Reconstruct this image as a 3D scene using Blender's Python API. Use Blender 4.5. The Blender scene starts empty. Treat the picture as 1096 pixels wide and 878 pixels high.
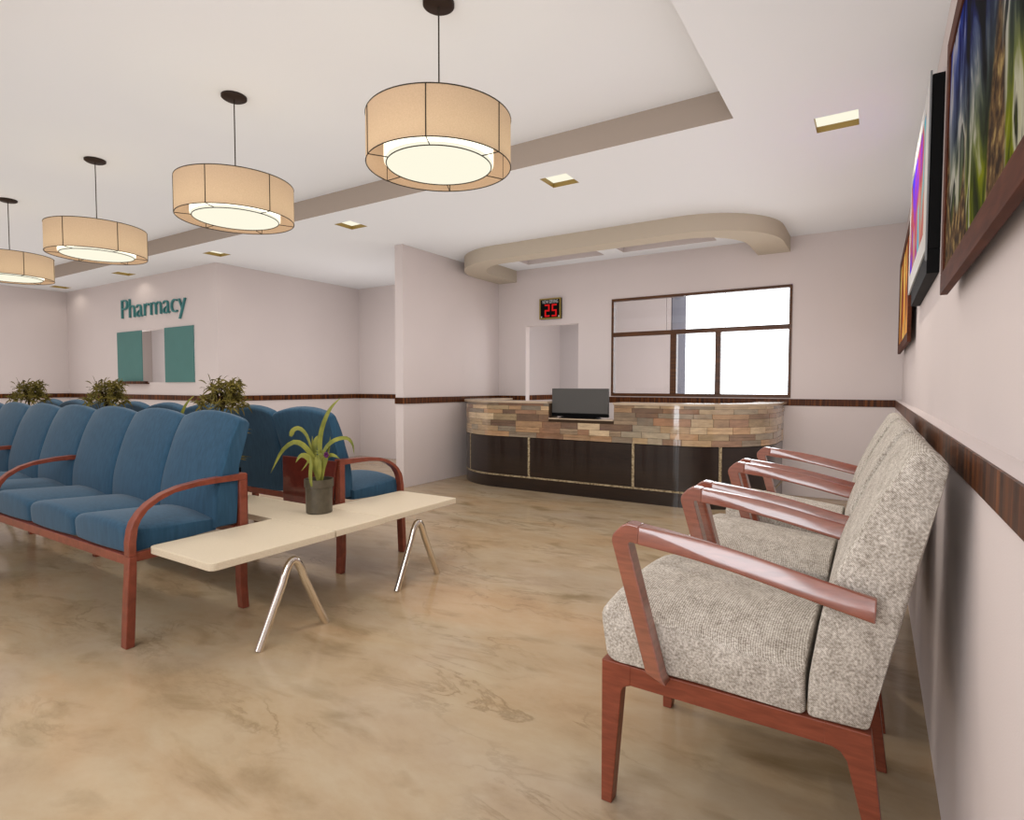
import bpy, bmesh, math, random
from mathutils import Vector, Matrix

random.seed(7)
scene = bpy.context.scene
COL = scene.collection
PI = math.pi

# ------------------------------------------------------------------ helpers
def s2l(c):
    return c / 12.92 if c <= 0.04045 else ((c + 0.055) / 1.055) ** 2.4

def rgb(r, g, b):
    return (s2l(r / 255.0), s2l(g / 255.0), s2l(b / 255.0), 1.0)

class MB:
    """collects shapes in world coordinates and links them as ONE mesh object"""
    def __init__(self):
        self.v = []; self.f = []; self.c = []
    def add(self, vs, fs, col=None):
        o = len(self.v)
        self.v += [tuple(p) for p in vs]
        self.f += [tuple(i + o for i in f) for f in fs]
        self.c += [col] * len(fs)
        return self
    def box(self, x0, x1, y0, y1, z0, z1, col=None):
        vs = [(x, y, z) for z in (z0, z1) for y in (y0, y1) for x in (x0, x1)]
        return self.add(vs, [(0, 2, 3, 1), (4, 5, 7, 6), (0, 1, 5, 4), (2, 6, 7, 3), (0, 4, 6, 2), (1, 3, 7, 5)], col)
    def quad(self, a, b, c, d, col=None):
        return self.add([a, b, c, d], [(0, 1, 2, 3)], col)
    def prism(self, poly, axis, a, b):
        def P(p, t):
            if axis == 'x': return (t, p[0], p[1])
            if axis == 'y': return (p[0], t, p[1])
            return (p[0], p[1], t)
        n = len(poly)
        vs = [P(p, a) for p in poly] + [P(p, b) for p in poly]
        fs = [tuple(range(n - 1, -1, -1)), tuple(range(n, 2 * n))]
        fs += [(i, (i + 1) % n, n + (i + 1) % n, n + i) for i in range(n)]
        return self.add(vs, fs)
    def loft(self, secs, cap=True, closed=True):
        n = len(secs[0]); vs = [p for s in secs for p in s]; fs = []
        for k in range(len(secs) - 1):
            for i in range(n if closed else n - 1):
                j = (i + 1) % n
                fs.append((k * n + i, k * n + j, (k + 1) * n + j, (k + 1) * n + i))
        if cap and closed:
            fs.append(tuple(range(n - 1, -1, -1)))
            fs.append(tuple((len(secs) - 1) * n + i for i in range(n)))
        return self.add(vs, fs)
    def tube(self, path, r, n=10, cap=True):
        path = [Vector(p) for p in path]; secs = []
        up = None
        for i, p in enumerate(path):
            t = (path[min(i + 1, len(path) - 1)] - path[max(i - 1, 0)]).normalized()
            if up is None:
                up = Vector((0, 0, 1)) if abs(t.z) < .9 else Vector((1, 0, 0))
            a = t.cross(up).normalized(); b = a.cross(t).normalized(); up = b
            rr = r[i] if isinstance(r, (list, tuple)) else r
            secs.append([p + a * (rr * math.cos(q * 2 * PI / n)) + b * (rr * math.sin(q * 2 * PI / n)) for q in range(n)])
        return self.loft(secs, cap)
    def ring(self, cx, cy, z, R, r, n=64, m=6):
        secs = []
        for i in range(n):
            a = 2 * PI * i / n
            secs.append([(cx + (R + r * math.cos(2 * PI * k / m)) * math.cos(a), cy + (R + r * math.cos(2 * PI * k / m)) * math.sin(a), z + r * math.sin(2 * PI * k / m)) for k in range(m)])
        vs = [p for s in secs for p in s]; fs = []
        for i in range(n):
            for k in range(m):
                fs.append((i * m + k, i * m + (k + 1) % m, ((i + 1) % n) * m + (k + 1) % m, ((i + 1) % n) * m + k))
        return self.add(vs, fs)
    def lathe(self, prof, cx, cy, n=40, cap=True):
        secs = [[(cx + r * math.cos(2 * PI * i / n), cy + r * math.sin(2 * PI * i / n), z) for i in range(n)] for r, z in prof]
        return self.loft(secs, cap)
    def build(self, name, mat, parent=None, bevel=0, seg=2, smooth=None, kind=None, loc=None, weld=False):
        org = Vector((0, 0, 0))
        if loc is not None: org = Vector(loc)
        elif parent is not None: org = Vector(parent['org'])
        me = bpy.data.meshes.new(name)
        me.from_pydata([tuple(Vector(p) - org) for p in self.v], [], self.f)
        if any(c is not None for c in self.c):
            ca = me.color_attributes.new('tint', 'FLOAT_COLOR', 'CORNER')
            for pl in me.polygons:
                cc = self.c[pl.index] or (1, 1, 1, 1)
                for li in pl.loop_indices: ca.data[li].color = cc
        bm = bmesh.new(); bm.from_mesh(me)
        if weld: bmesh.ops.remove_doubles(bm, verts=bm.verts, dist=1e-5)
        bmesh.ops.recalc_face_normals(bm, faces=bm.faces)
        bm.to_mesh(me); bm.free()
        if smooth is not None:
            for pl in me.polygons: pl.use_smooth = True
            me.set_sharp_from_angle(angle=math.radians(smooth))
        me.materials.append(mat)
        o = bpy.data.objects.new(name, me); COL.objects.link(o)
        if parent is not None:
            o.parent = parent
        elif loc is not None:
            o.location = loc
        o['org'] = tuple(org)
        if kind: o['kind'] = kind
        if bevel:
            b = o.modifiers.new('bevel', 'BEVEL'); b.width = bevel; b.segments = seg; b.limit_method = 'ANGLE'; b.angle_limit = math.radians(35)
            b.harden_normals = False
        return o

def tag(o, label, cat, group=None):
    o['label'] = label; o['category'] = cat
    if group: o['group'] = group
    return o

def thing(name, label, cat, loc=(0, 0, 0), group=None):
    o = bpy.data.objects.new(name, None); COL.objects.link(o)
    o.location = loc; o['org'] = tuple(loc); o.empty_display_size = .1
    return tag(o, label, cat, group)

def dup(o, loc=None, label=None, parent=None, rz=None):
    c = o.copy(); COL.objects.link(c)
    if parent is not None: c.parent = parent
    if loc is not None: c.location = loc
    if rz is not None: c.rotation_euler = (0, 0, rz)
    if label: c['label'] = label
    for ch in list(o.children): dup(ch, parent=c)
    return c

# ------------------------------------------------------------------ materials
def new_mat(name):
    m = bpy.data.materials.new(name); m.use_nodes = True
    nt = m.node_tree; b = nt.nodes['Principled BSDF']
    return m, nt, b

def N(nt, t, **k):
    n = nt.nodes.new(t)
    for a, v in k.items():
        if a in n.inputs: n.inputs[a].default_value = v
        else: setattr(n, a, v)
    return n

def plain(name, col, rough=.5, spec=.5, metal=0, coat=0, coat_rough=.1, var=0, vscale=6, bump=0, bscale=200):
    m, nt, b = new_mat(name)
    b.inputs['Base Color'].default_value = col
    b.inputs['Roughness'].default_value = rough
    b.inputs['Specular IOR Level'].default_value = spec
    b.inputs['Metallic'].default_value = metal
    b.inputs['Coat Weight'].default_value = coat
    b.inputs['Coat Roughness'].default_value = coat_rough
    tc = N(nt, 'ShaderNodeTexCoord')
    if var:
        no = N(nt, 'ShaderNodeTexNoise'); no.inputs['Scale'].default_value = vscale; no.inputs['Detail'].default_value = 4
        nt.links.new(tc.outputs['Object'], no.inputs['Vector'])
        rp = N(nt, 'ShaderNodeValToRGB')
        rp.color_ramp.elements[0].position = .3; rp.color_ramp.elements[1].position = .7
        rp.color_ramp.elements[0].color = tuple(c * (1 - var) for c in col[:3]) + (1,)
        rp.color_ramp.elements[1].color = tuple(min(1, c * (1 + var)) for c in col[:3]) + (1,)
        nt.links.new(no.outputs['Fac'], rp.inputs['Fac']); nt.links.new(rp.outputs['Color'], b.inputs['Base Color'])
    if bump:
        nb = N(nt, 'ShaderNodeTexNoise'); nb.inputs['Scale'].default_value = bscale; nb.inputs['Detail'].default_value = 3
        nt.links.new(tc.outputs['Object'], nb.inputs['Vector'])
        bp = N(nt, 'ShaderNodeBump'); bp.inputs['Strength'].default_value = bump; bp.inputs['Distance'].default_value = .003
        nt.links.new(nb.outputs['Fac'], bp.inputs['Height']); nt.links.new(bp.outputs['Normal'], b.inputs['Normal'])
    return m

def emis(name, col, strength):
    m, nt, b = new_mat(name)
    b.inputs['Base Color'].default_value = (0, 0, 0, 1)
    b.inputs['Specular IOR Level'].default_value = 0
    b.inputs['Emission Color'].default_value = col
    b.inputs['Emission Strength'].default_value = strength
    return m

def ramp(nt, stops):
    r = N(nt, 'ShaderNodeValToRGB'); cr = r.color_ramp
    while len(cr.elements) < len(stops): cr.elements.new(.5)
    for e, (p, c) in zip(cr.elements, stops): e.position = p; e.color = c
    return r

def marble():
    m, nt, b = new_mat('marble_floor'); L = nt.links.new
    tc = N(nt, 'ShaderNodeTexCoord')
    mp = N(nt, 'ShaderNodeMapping'); mp.inputs['Rotation'].default_value = (0, 0, -.75); mp.inputs['Scale'].default_value = (.75, 1.5, 1)
    L(tc.outputs['Object'], mp.inputs['Vector'])
    n1 = N(nt, 'ShaderNodeTexNoise'); n1.inputs['Scale'].default_value = 2.3; n1.inputs['Detail'].default_value = 10; n1.inputs['Roughness'].default_value = .68; n1.inputs['Distortion'].default_value = .25
    L(mp.outputs['Vector'], n1.inputs['Vector'])
    r1 = ramp(nt, [(.28, rgb(150, 124, 94)), (.45, rgb(186, 160, 128)), (.58, rgb(196, 175, 146)), (.75, rgb(208, 190, 164))])
    L(n1.outputs['Fac'], r1.inputs['Fac'])
    # warm and grey drifts
    n2 = N(nt, 'ShaderNodeTexNoise'); n2.inputs['Scale'].default_value = .9; n2.inputs['Detail'].default_value = 5; n2.inputs['Distortion'].default_value = .6
    L(mp.outputs['Vector'], n2.inputs['Vector'])
    r2 = ramp(nt, [(.35, rgb(186, 170, 152)), (.5, rgb(190, 170, 142)), (.68, rgb(205, 166, 126))])
    L(n2.outputs['Fac'], r2.inputs['Fac'])
    mx = N(nt, 'ShaderNodeMixRGB', blend_type='MIX'); mx.inputs['Fac'].default_value = .42
    L(r1.outputs['Color'], mx.inputs['Color1']); L(r2.outputs['Color'], mx.inputs['Color2'])
    # dark broken veins
    n3 = N(nt, 'ShaderNodeTexNoise'); n3.inputs['Scale'].default_value = 3.3; n3.inputs['Detail'].default_value = 8; n3.inputs['Roughness'].default_value = .6; n3.inputs['Distortion'].default_value = .5
    mp2 = N(nt, 'ShaderNodeMapping'); mp2.inputs['Rotation'].default_value = (0, 0, -.75); mp2.inputs['Scale'].default_value = (.6, 1.5, 1); mp2.inputs['Location'].default_value = (3, 7, 1)
    L(tc.outputs['Object'], mp2.inputs['Vector']); L(mp2.outputs['Vector'], n3.inputs['Vector'])
    r3 = ramp(nt, [(.47, (0, 0, 0, 1)), (.5, (1, 1, 1, 1)), (.53, (0, 0, 0, 1))])
    L(n3.outputs['Fac'], r3.inputs['Fac'])
    n4 = N(nt, 'ShaderNodeTexNoise'); n4.inputs['Scale'].default_value = 1.3; n4.inputs['Detail'].default_value = 3
    L(mp.outputs['Vector'], n4.inputs['Vector'])
    r4 = ramp(nt, [(.48, (0, 0, 0, 1)), (.66, (1, 1, 1, 1))]); L(n4.outputs['Fac'], r4.inputs['Fac'])
    mu = N(nt, 'ShaderNodeMath', operation='MULTIPLY'); L(r3.outputs['Color'], mu.inputs[0]); L(r4.outputs['Color'], mu.inputs[1])
    mu2 = N(nt, 'ShaderNodeMath', operation='MULTIPLY'); L(mu.outputs[0], mu2.inputs[0]); mu2.inputs[1].default_value = .42
    mx2 = N(nt, 'ShaderNodeMixRGB'); L(mu2.outputs[0], mx2.inputs['Fac']); L(mx.outputs['Color'], mx2.inputs['Color1']); mx2.inputs['Color2'].default_value = rgb(105, 82, 52)
    # darker smudges
    n5 = N(nt, 'ShaderNodeTexNoise'); n5.inputs['Scale'].default_value = 4.2; n5.inputs['Detail'].default_value = 7; n5.inputs['Distortion'].default_value = .4
    L(mp2.outputs['Vector'], n5.inputs['Vector'])
    r5 = ramp(nt, [(.56, (0, 0, 0, 1)), (.74, (1, 1, 1, 1))]); L(n5.outputs['Fac'], r5.inputs['Fac'])
    mu3 = N(nt, 'ShaderNodeMath', operation='MULTIPLY'); L(r5.outputs['Color'], mu3.inputs[0]); mu3.inputs[1].default_value = .55
    mx3 = N(nt, 'ShaderNodeMixRGB'); L(mu3.outputs[0], mx3.inputs['Fac']); L(mx2.outputs['Color'], mx3.inputs['Color1']); mx3.inputs['Color2'].default_value = rgb(128, 104, 70)
    hs = N(nt, 'ShaderNodeHueSaturation'); hs.inputs['Saturation'].default_value = FLOOR_SAT; hs.inputs['Value'].default_value = FLOOR_VAL
    L(mx3.outputs['Color'], hs.inputs['Color'])
    L(hs.outputs['Color'], b.inputs['Base Color'])
    b.inputs['Roughness'].default_value = .13; b.inputs['Specular IOR Level'].default_value = .28
    return m

def wood(name, c0, c1, rough=.35, coat=.3, coat_rough=.12, scale=(3, 3, 40), spec=.4, coat_ior=1.5):
    m, nt, b = new_mat(name); L = nt.links.new
    tc = N(nt, 'ShaderNodeTexCoord'); mp = N(nt, 'ShaderNodeMapping'); mp.inputs['Scale'].default_value = scale
    L(tc.outputs['Object'], mp.inputs['Vector'])
    n = N(nt, 'ShaderNodeTexNoise'); n.inputs['Scale'].default_value = 1; n.inputs['Detail'].default_value = 6; n.inputs['Distortion'].default_value = .5
    L(mp.outputs['Vector'], n.inputs['Vector'])
    r = ramp(nt, [(.3, c0), (.7, c1)]); L(n.outputs['Fac'], r.inputs['Fac']); L(r.outputs['Color'], b.inputs['Base Color'])
    b.inputs['Roughness'].default_value = rough; b.inputs['Specular IOR Level'].default_value = spec
    b.inputs['Coat Weight'].default_value = coat; b.inputs['Coat Roughness'].default_value = coat_rough; b.inputs['Coat IOR'].default_value = coat_ior
    return m

def rail_wood():
    m, nt, b = new_mat('dado_rail_wood'); L = nt.links.new
    tc = N(nt, 'ShaderNodeTexCoord')
    mp = N(nt, 'ShaderNodeMapping'); mp.inputs['Scale'].default_value = (38, 38, 2)
    L(tc.outputs['Object'], mp.inputs['Vector'])
    n = N(nt, 'ShaderNodeTexNoise'); n.inputs['Scale'].default_value = 1; n.inputs['Detail'].default_value = 5
    L(mp.outputs['Vector'], n.inputs['Vector'])
    mp2 = N(nt, 'ShaderNodeMapping'); mp2.inputs['Scale'].default_value = (9, 9, 28); L(tc.outputs['Object'], mp2.inputs['Vector'])
    v = N(nt, 'ShaderNodeTexVoronoi'); v.inputs['Scale'].default_value = 1; L(mp2.outputs['Vector'], v.inputs['Vector'])
    ad = N(nt, 'ShaderNodeMixRGB'); ad.inputs['Fac'].default_value = .0; L(n.outputs['Fac'], ad.inputs['Color1']); L(v.outputs['Color'], ad.inputs['Color2'])
    bw = N(nt, 'ShaderNodeRGBToBW'); L(ad.outputs['Color'], bw.inputs['Color'])
    r = ramp(nt, [(.32, rgb(34, 16, 8)), (.5, rgb(74, 38, 16)), (.68, rgb(120, 68, 28))]); L(bw.outputs['Val'], r.inputs['Fac'])
    L(r.outputs['Color'], b.inputs['Base Color']); b.inputs['Roughness'].default_value = .4; b.inputs['Specular IOR Level'].default_value = .25
    return m

def tweed():
    m, nt, b = new_mat('beige_tweed'); L = nt.links.new
    tc = N(nt, 'ShaderNodeTexCoord')
    w = N(nt, 'ShaderNodeTexWave'); w.inputs['Scale'].default_value = 95; w.inputs['Distortion'].default_value = 3.0; w.inputs['Detail'].default_value = 2; w.inputs['Detail Scale'].default_value = 3
    mp = N(nt, 'ShaderNodeMapping'); mp.inputs['Rotation'].default_value = (.5, .75, .4); L(tc.outputs['Object'], mp.inputs['Vector']); L(mp.outputs['Vector'], w.inputs['Vector'])
    n = N(nt, 'ShaderNodeTexNoise'); n.inputs['Scale'].default_value = 170; n.inputs['Detail'].default_value = 5; L(tc.outputs['Object'], n.inputs['Vector'])
    n2 = N(nt, 'ShaderNodeTexNoise'); n2.inputs['Scale'].default_value = 28; n2.inputs['Detail'].default_value = 5; n2.inputs['Roughness'].default_value = .7
    mp2 = N(nt, 'ShaderNodeMapping'); mp2.inputs['Scale'].default_value = (1, .45, 1); L(tc.outputs['Object'], mp2.inputs['Vector']); L(mp2.outputs['Vector'], n2.inputs['Vector'])
    a = N(nt, 'ShaderNodeMixRGB'); a.inputs['Fac'].default_value = .78; L(w.outputs['Fac'], a.inputs['Color1']); L(n.outputs['Fac'], a.inputs['Color2'])
    a2 = N(nt, 'ShaderNodeMixRGB'); a2.inputs['Fac'].default_value = .27; L(a.outputs['Color'], a2.inputs['Color1']); L(n2.outputs['Fac'], a2.inputs['Color2'])
    r = ramp(nt, [(.33, rgb(124, 113, 102)), (.5, rgb(184, 174, 162)), (.66, rgb(230, 222, 212))]); L(a2.outputs['Color'], r.inputs['Fac'])
    L(r.outputs['Color'], b.inputs['Base Color']); b.inputs['Roughness'].default_value = .95; b.inputs['Specular IOR Level'].default_value = .1
    bp = N(nt, 'ShaderNodeBump'); bp.inputs['Strength'].default_value = .18; bp.inputs['Distance'].default_value = .002; L(a.outputs['Color'], bp.inputs['Height']); L(bp.outputs['Normal'], b.inputs['Normal'])
    return m

def blue_fabric():
    m, nt, b = new_mat('blue_fabric'); L = nt.links.new
    tc = N(nt, 'ShaderNodeTexCoord'); mp = N(nt, 'ShaderNodeMapping'); mp.inputs['Scale'].default_value = (60, 60, 9); L(tc.outputs['Object'], mp.inputs['Vector'])
    n = N(nt, 'ShaderNodeTexNoise'); n.inputs['Scale'].default_value = 1; n.inputs['Detail'].default_value = 5; L(mp.outputs['Vector'], n.inputs['Vector'])
    r = ramp(nt, [(.3, rgb(35, 65, 86)), (.7, rgb(44, 77, 100))]); L(n.outputs['Fac'], r.inputs['Fac'])
    L(r.outputs['Color'], b.inputs['Base Color']); b.inputs['Roughness'].default_value = .85; b.inputs['Specular IOR Level'].default_value = .2
    b.inputs['Sheen Weight'].default_value = .15; b.inputs['Sheen Roughness'].default_value = .5
    return m

def stone_mat():
    m, nt, b = new_mat('ledger_stone'); L = nt.links.new
    at = N(nt, 'ShaderNodeAttribute', attribute_name='tint')
    tc = N(nt, 'ShaderNodeTexCoord'); mp = N(nt, 'ShaderNodeMapping'); mp.inputs['Scale'].default_value = (9, 9, 34); L(tc.outputs['Object'], mp.inputs['Vector'])
    n = N(nt, 'ShaderNodeTexNoise'); n.inputs['Scale'].default_value = 1; n.inputs['Detail'].default_value = 6; n.inputs['Roughness'].default_value = .65; L(mp.outputs['Vector'], n.inputs['Vector'])
    r = ramp(nt, [(.25, (.62, .6, .58, 1)), (.7, (1.12, 1.1, 1.06, 1))]); L(n.outputs['Fac'], r.inputs['Fac'])
    mx = N(nt, 'ShaderNodeMixRGB', blend_type='MULTIPLY'); mx.inputs['Fac'].default_value = 1; L(at.outputs['Color'], mx.inputs['Color1']); L(r.outputs['Color'], mx.inputs['Color2'])
    L(mx.outputs['Color'], b.inputs['Base Color']); b.inputs['Roughness'].default_value = .5; b.inputs['Specular IOR Level'].default_value = .4
    b.inputs['Coat Weight'].default_value = 1; b.inputs['Coat Roughness'].default_value = .05; b.inputs['Coat IOR'].default_value = 2.1
    return m

def speckle(name, col, dark, scale=260, rough=.5):
    m, nt, b = new_mat(name); L = nt.links.new
    tc = N(nt, 'ShaderNodeTexCoord')
    n = N(nt, 'ShaderNodeTexNoise'); n.inputs['Scale'].default_value = scale; n.inputs['Detail'].default_value = 2; L(tc.outputs['Object'], n.inputs['Vector'])
    r = ramp(nt, [(.35, dark), (.6, col)]); L(n.outputs['Fac'], r.inputs['Fac']); L(r.outputs['Color'], b.inputs['Base Color'])
    b.inputs['Roughness'].default_value = rough; b.inputs['Specular IOR Level'].default_value = .3
    return m

def glass_mat():
    m = bpy.data.materials.new('window_glass'); m.use_nodes = True; nt = m.node_tree
    nt.nodes.clear(); out = N(nt, 'ShaderNodeOutputMaterial'); t = N(nt, 'ShaderNodeBsdfTransparent'); g = N(nt, 'ShaderNodeBsdfGlossy')
    g.inputs['Roughness'].default_value = .02; mx = N(nt, 'ShaderNodeMixShader'); mx.inputs['Fac'].default_value = .03
    nt.links.new(t.outputs[0], mx.inputs[1]); nt.links.new(g.outputs[0], mx.inputs[2]); nt.links.new(mx.outputs[0], out.inputs['Surface'])
    return m

def shade_mat():
    m = bpy.data.materials.new('lamp_shade_fabric'); m.use_nodes = True; nt = m.node_tree
    nt.nodes.clear(); out = N(nt, 'ShaderNodeOutputMaterial'); d = N(nt, 'ShaderNodeBsdfDiffuse'); t = N(nt, 'ShaderNodeBsdfTranslucent')
    tc = N(nt, 'ShaderNodeTexCoord'); n = N(nt, 'ShaderNodeTexNoise'); n.inputs['Scale'].default_value = 180
    nt.links.new(tc.outputs['Object'], n.inputs['Vector'])
    r = ramp(nt, [(.3, rgb(182, 148, 122)), (.7, rgb(196, 164, 137))]); nt.links.new(n.outputs['Fac'], r.inputs['Fac'])
    nt.links.new(r.outputs['Color'], d.inputs['Color'])
    t.inputs['Color'].default_value = rgb(236, 214, 182)
    mx = N(nt, 'ShaderNodeMixShader'); mx.inputs['Fac'].default_value = .33
    nt.links.new(d.outputs[0], mx.inputs[1]); nt.links.new(t.outputs[0], mx.inputs[2]); nt.links.new(mx.outputs[0], out.inputs['Surface'])
    return m

def leaf_mat(name, c0, c1, scale=12):
    m, nt, b = new_mat(name); L = nt.links.new
    tc = N(nt, 'ShaderNodeTexCoord'); n = N(nt, 'ShaderNodeTexNoise'); n.inputs['Scale'].default_value = scale; n.inputs['Detail'].default_value = 3; L(tc.outputs['Object'], n.inputs['Vector'])
    r = ramp(nt, [(.35, c0), (.65, c1)]); L(n.outputs['Fac'], r.inputs['Fac']); L(r.outputs['Color'], b.inputs['Base Color'])
    b.inputs['Roughness'].default_value = .5; b.inputs['Specular IOR Level'].default_value = .3
    return m

def art(name, stops, scale, dist, seed, strength=0, vecscale=(1, 1, 1), wave=False, rot=0.0):
    m, nt, b = new_mat(name); L = nt.links.new
    tc = N(nt, 'ShaderNodeTexCoord'); mp = N(nt, 'ShaderNodeMapping'); mp.inputs['Location'].default_value = (seed, seed * 2, seed * 3); mp.inputs['Scale'].default_value = vecscale; mp.inputs['Rotation'].default_value = (rot, 0, 0)
    L(tc.outputs['Object'], mp.inputs['Vector'])
    n = N(nt, 'ShaderNodeTexNoise'); n.inputs['Scale'].default_value = scale; n.inputs['Detail'].default_value = 4; n.inputs['Distortion'].default_value = dist; L(mp.outputs['Vector'], n.inputs['Vector'])
    r = ramp(nt, stops); L(n.outputs['Fac'], r.inputs['Fac'])
    L(r.outputs['Color'], b.inputs['Base Color'])
    b.inputs['Roughness'].default_value = .6; b.inputs['Specular IOR Level'].default_value = .1
    if strength:
        L(r.outputs['Color'], b.inputs['Emission Color']); b.inputs['Emission Strength'].default_value = strength
    return m

def big_canvas():
    m, nt, b = new_mat('abstract_blue_canvas'); L = nt.links.new
    tc = N(nt, 'ShaderNodeTexCoord')
    mp = N(nt, 'ShaderNodeMapping'); mp.inputs['Rotation'].default_value = (.55, 0, 0); mp.inputs['Scale'].default_value = (1, 1.7, .8); L(tc.outputs['Object'], mp.inputs['Vector'])
    n = N(nt, 'ShaderNodeTexNoise'); n.inputs['Scale'].default_value = 2.6; n.inputs['Detail'].default_value = 5; n.inputs['Distortion'].default_value = .7; L(mp.outputs['Vector'], n.inputs['Vector'])
    sx = N(nt, 'ShaderNodeSeparateXYZ'); L(tc.outputs['Object'], sx.inputs['Vector'])
    # colour shifts from olive green low down to deep blue higher up
    gr = N(nt, 'ShaderNodeMapRange'); gr.inputs['From Min'].default_value = .15; gr.inputs['From Max'].default_value = .8; L(sx.outputs['Z'], gr.inputs['Value'])
    ra = ramp(nt, [(.36, rgb(10, 14, 8)), (.44, rgb(80, 90, 20)), (.5, rgb(150, 156, 50)), (.55, rgb(230, 226, 200)), (.59, rgb(30, 36, 20)), (.66, rgb(110, 120, 40))]); L(n.outputs['Fac'], ra.inputs['Fac'])
    rb = ramp(nt, [(.36, rgb(4, 6, 24)), (.44, rgb(24, 30, 130)), (.50, rgb(80, 100, 200)), (.55, rgb(214, 212, 232)), (.59, rgb(16, 20, 60)), (.66, rgb(90, 100, 170))]); L(n.outputs['Fac'], rb.inputs['Fac'])
    mx = N(nt, 'ShaderNodeMixRGB'); L(gr.outputs['Result'], mx.inputs['Fac']); L(ra.outputs['Color'], mx.inputs['Color1']); L(rb.outputs['Color'], mx.inputs['Color2'])
    # speckled tan blade
    n2 = N(nt, 'ShaderNodeTexNoise'); n2.inputs['Scale'].default_value = 1.6; n2.inputs['Detail'].default_value = 1; L(mp.outputs['Vector'], n2.inputs['Vector'])
    r2 = ramp(nt, [(.54, (0, 0, 0, 1)), (.58, (1, 1, 1, 1))]); L(n2.outputs['Fac'], r2.inputs['Fac'])
    n3 = N(nt, 'ShaderNodeTexNoise'); n3.inputs['Scale'].default_value = 22; n3.inputs['Detail'].default_value = 4; L(tc.outputs['Object'], n3.inputs['Vector'])
    r3 = ramp(nt, [(.4, rgb(70, 56, 46)), (.55, rgb(134, 108, 80)), (.68, rgb(206, 180, 130))]); L(n3.outputs['Fac'], r3.inputs['Fac'])
    mx2 = N(nt, 'ShaderNodeMixRGB'); L(r2.outputs['Color'], mx2.inputs['Fac']); L(mx.outputs['Color'], mx2.inputs['Color1']); L(r3.outputs['Color'], mx2.inputs['Color2'])
    hs = N(nt, 'ShaderNodeHueSaturation'); hs.inputs['Saturation'].default_value = 1.15; hs.inputs['Value'].default_value = .5; L(mx2.outputs['Color'], hs.inputs['Color']); L(hs.outputs['Color'], b.inputs['Base Color']); b.inputs['Roughness'].default_value = .7; b.inputs['Specular IOR Level'].default_value = .03
    return m
FLOOR_SAT, FLOOR_VAL = 1.06, .79
M = {}
M['wall'] = plain('wall_paint', rgb(216, 203, 199), .85, .15, var=.012, vscale=2, bump=.12, bscale=260)
M['ceiling'] = plain('ceiling_paint', rgb(240, 239, 240), .9, .1, bump=.12, bscale=200)
M['tray_side_shade'] = plain('tray_side_shade_paint', rgb(174, 159, 147), .9, .1)  # darker tone puts the shade of the tray's upright faces into the colour
M['floor'] = marble()
M['rail'] = rail_wood()
M['frame_wood'] = wood('window_frame_wood', rgb(60, 32, 12), rgb(96, 56, 22), .4, .2)
M['red_wood'] = wood('reddish_wood', rgb(122, 60, 42), rgb(148, 78, 56), .38, 1, .12, coat_ior=2.2, scale=(14, 14, 90), spec=.4)
M['leg_wood'] = wood('chair_frame_wood', rgb(116, 56, 38), rgb(140, 72, 50), .42, .25, .15, scale=(14, 14, 90), spec=.3)
M['bench_wood'] = wood('bench_wood', rgb(108, 50, 34), rgb(132, 64, 46), .4, .35, .15, scale=(25, 25, 25))
M['panel_wood'] = wood('bench_panel_wood', rgb(92, 36, 28), rgb(112, 46, 36), .3, .8, .06, scale=(25, 25, 25))
M['tweed'] = tweed()
M['blue'] = blue_fabric()
M['table'] = speckle('table_laminate', rgb(212, 197, 174), rgb(196, 178, 152), 420, .45)
M['chrome'] = plain('polished_steel', rgb(232, 226, 218), .14, .5, metal=1)
M['bulkhead'] = plain('bulkhead_paint', rgb(196, 182, 164), .85, .15, bump=.1, bscale=200)
M['stone'] = stone_mat()
M['dark_panel'] = wood('dark_counter_panel', rgb(22, 13, 10), rgb(34, 20, 14), .35, .8, .05, scale=(6, 6, 60))
M['strip'] = speckle('stone_strip', rgb(176, 158, 128), rgb(110, 92, 66), 60, .5)
M['countertop'] = plain('counter_top_laminate', rgb(186, 164, 140), .3, .5, var=.12, vscale=8, coat=.4)
M['black'] = plain('black_plastic', rgb(8, 8, 9), .6, .12)
M['screen_grey'] = speckle('monitor_grey', rgb(92, 90, 88), rgb(66, 64, 62), 240, .6)
M['teal'] = plain('teal_panel', rgb(82, 126, 122), .5, .3, var=.03)
M['teal_sign'] = plain('teal_letters', rgb(70, 132, 132), .4, .4)
M['lamp_shade'] = shade_mat()
M['lamp_glow'] = emis('lamp_glow', (1, .955, .77, 1), 1.0)
M['lamp_side'] = emis('lamp_side_glow', (1, .93, .70, 1), 2.4)
M['wire'] = plain('dark_wire', rgb(52, 44, 34), .5, .3)
M['bronze'] = plain('dark_bronze', rgb(44, 30, 24), .5, .3)
M['gold'] = plain('gold_trim', rgb(150, 124, 66), .45, .4)
M['gold_dark'] = plain('gold_dark', rgb(150, 128, 62), .45, .4)
M['pot'] = plain('dark_pot', rgb(78, 70, 56), .45, .4, var=.2, vscale=30, coat=.2)
M['soil'] = plain('soil', rgb(40, 30, 22), .95, .1, var=.3, vscale=60)
M['leaf'] = leaf_mat('strap_leaf', rgb(96, 100, 36), rgb(140, 138, 60))
M['bush'] = leaf_mat('bush_leaf', rgb(70, 64, 26), rgb(122, 108, 48), 30)
M['trunk'] = plain('trunk_bark', rgb(38, 26, 18), .9, .1)
M['purple'] = plain('purple_petal', rgb(82, 34, 74), .6, .2)
M['silver'] = plain('tv_silver', rgb(206, 204, 200), .35, .5)
M['glass'] = glass_mat()
M['pic_frame'] = wood('picture_frame_wood', rgb(64, 32, 20), rgb(92, 50, 34), .6, .0, .2, scale=(20, 6, 40), spec=.12)
M['pic_big'] = big_canvas()
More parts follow.
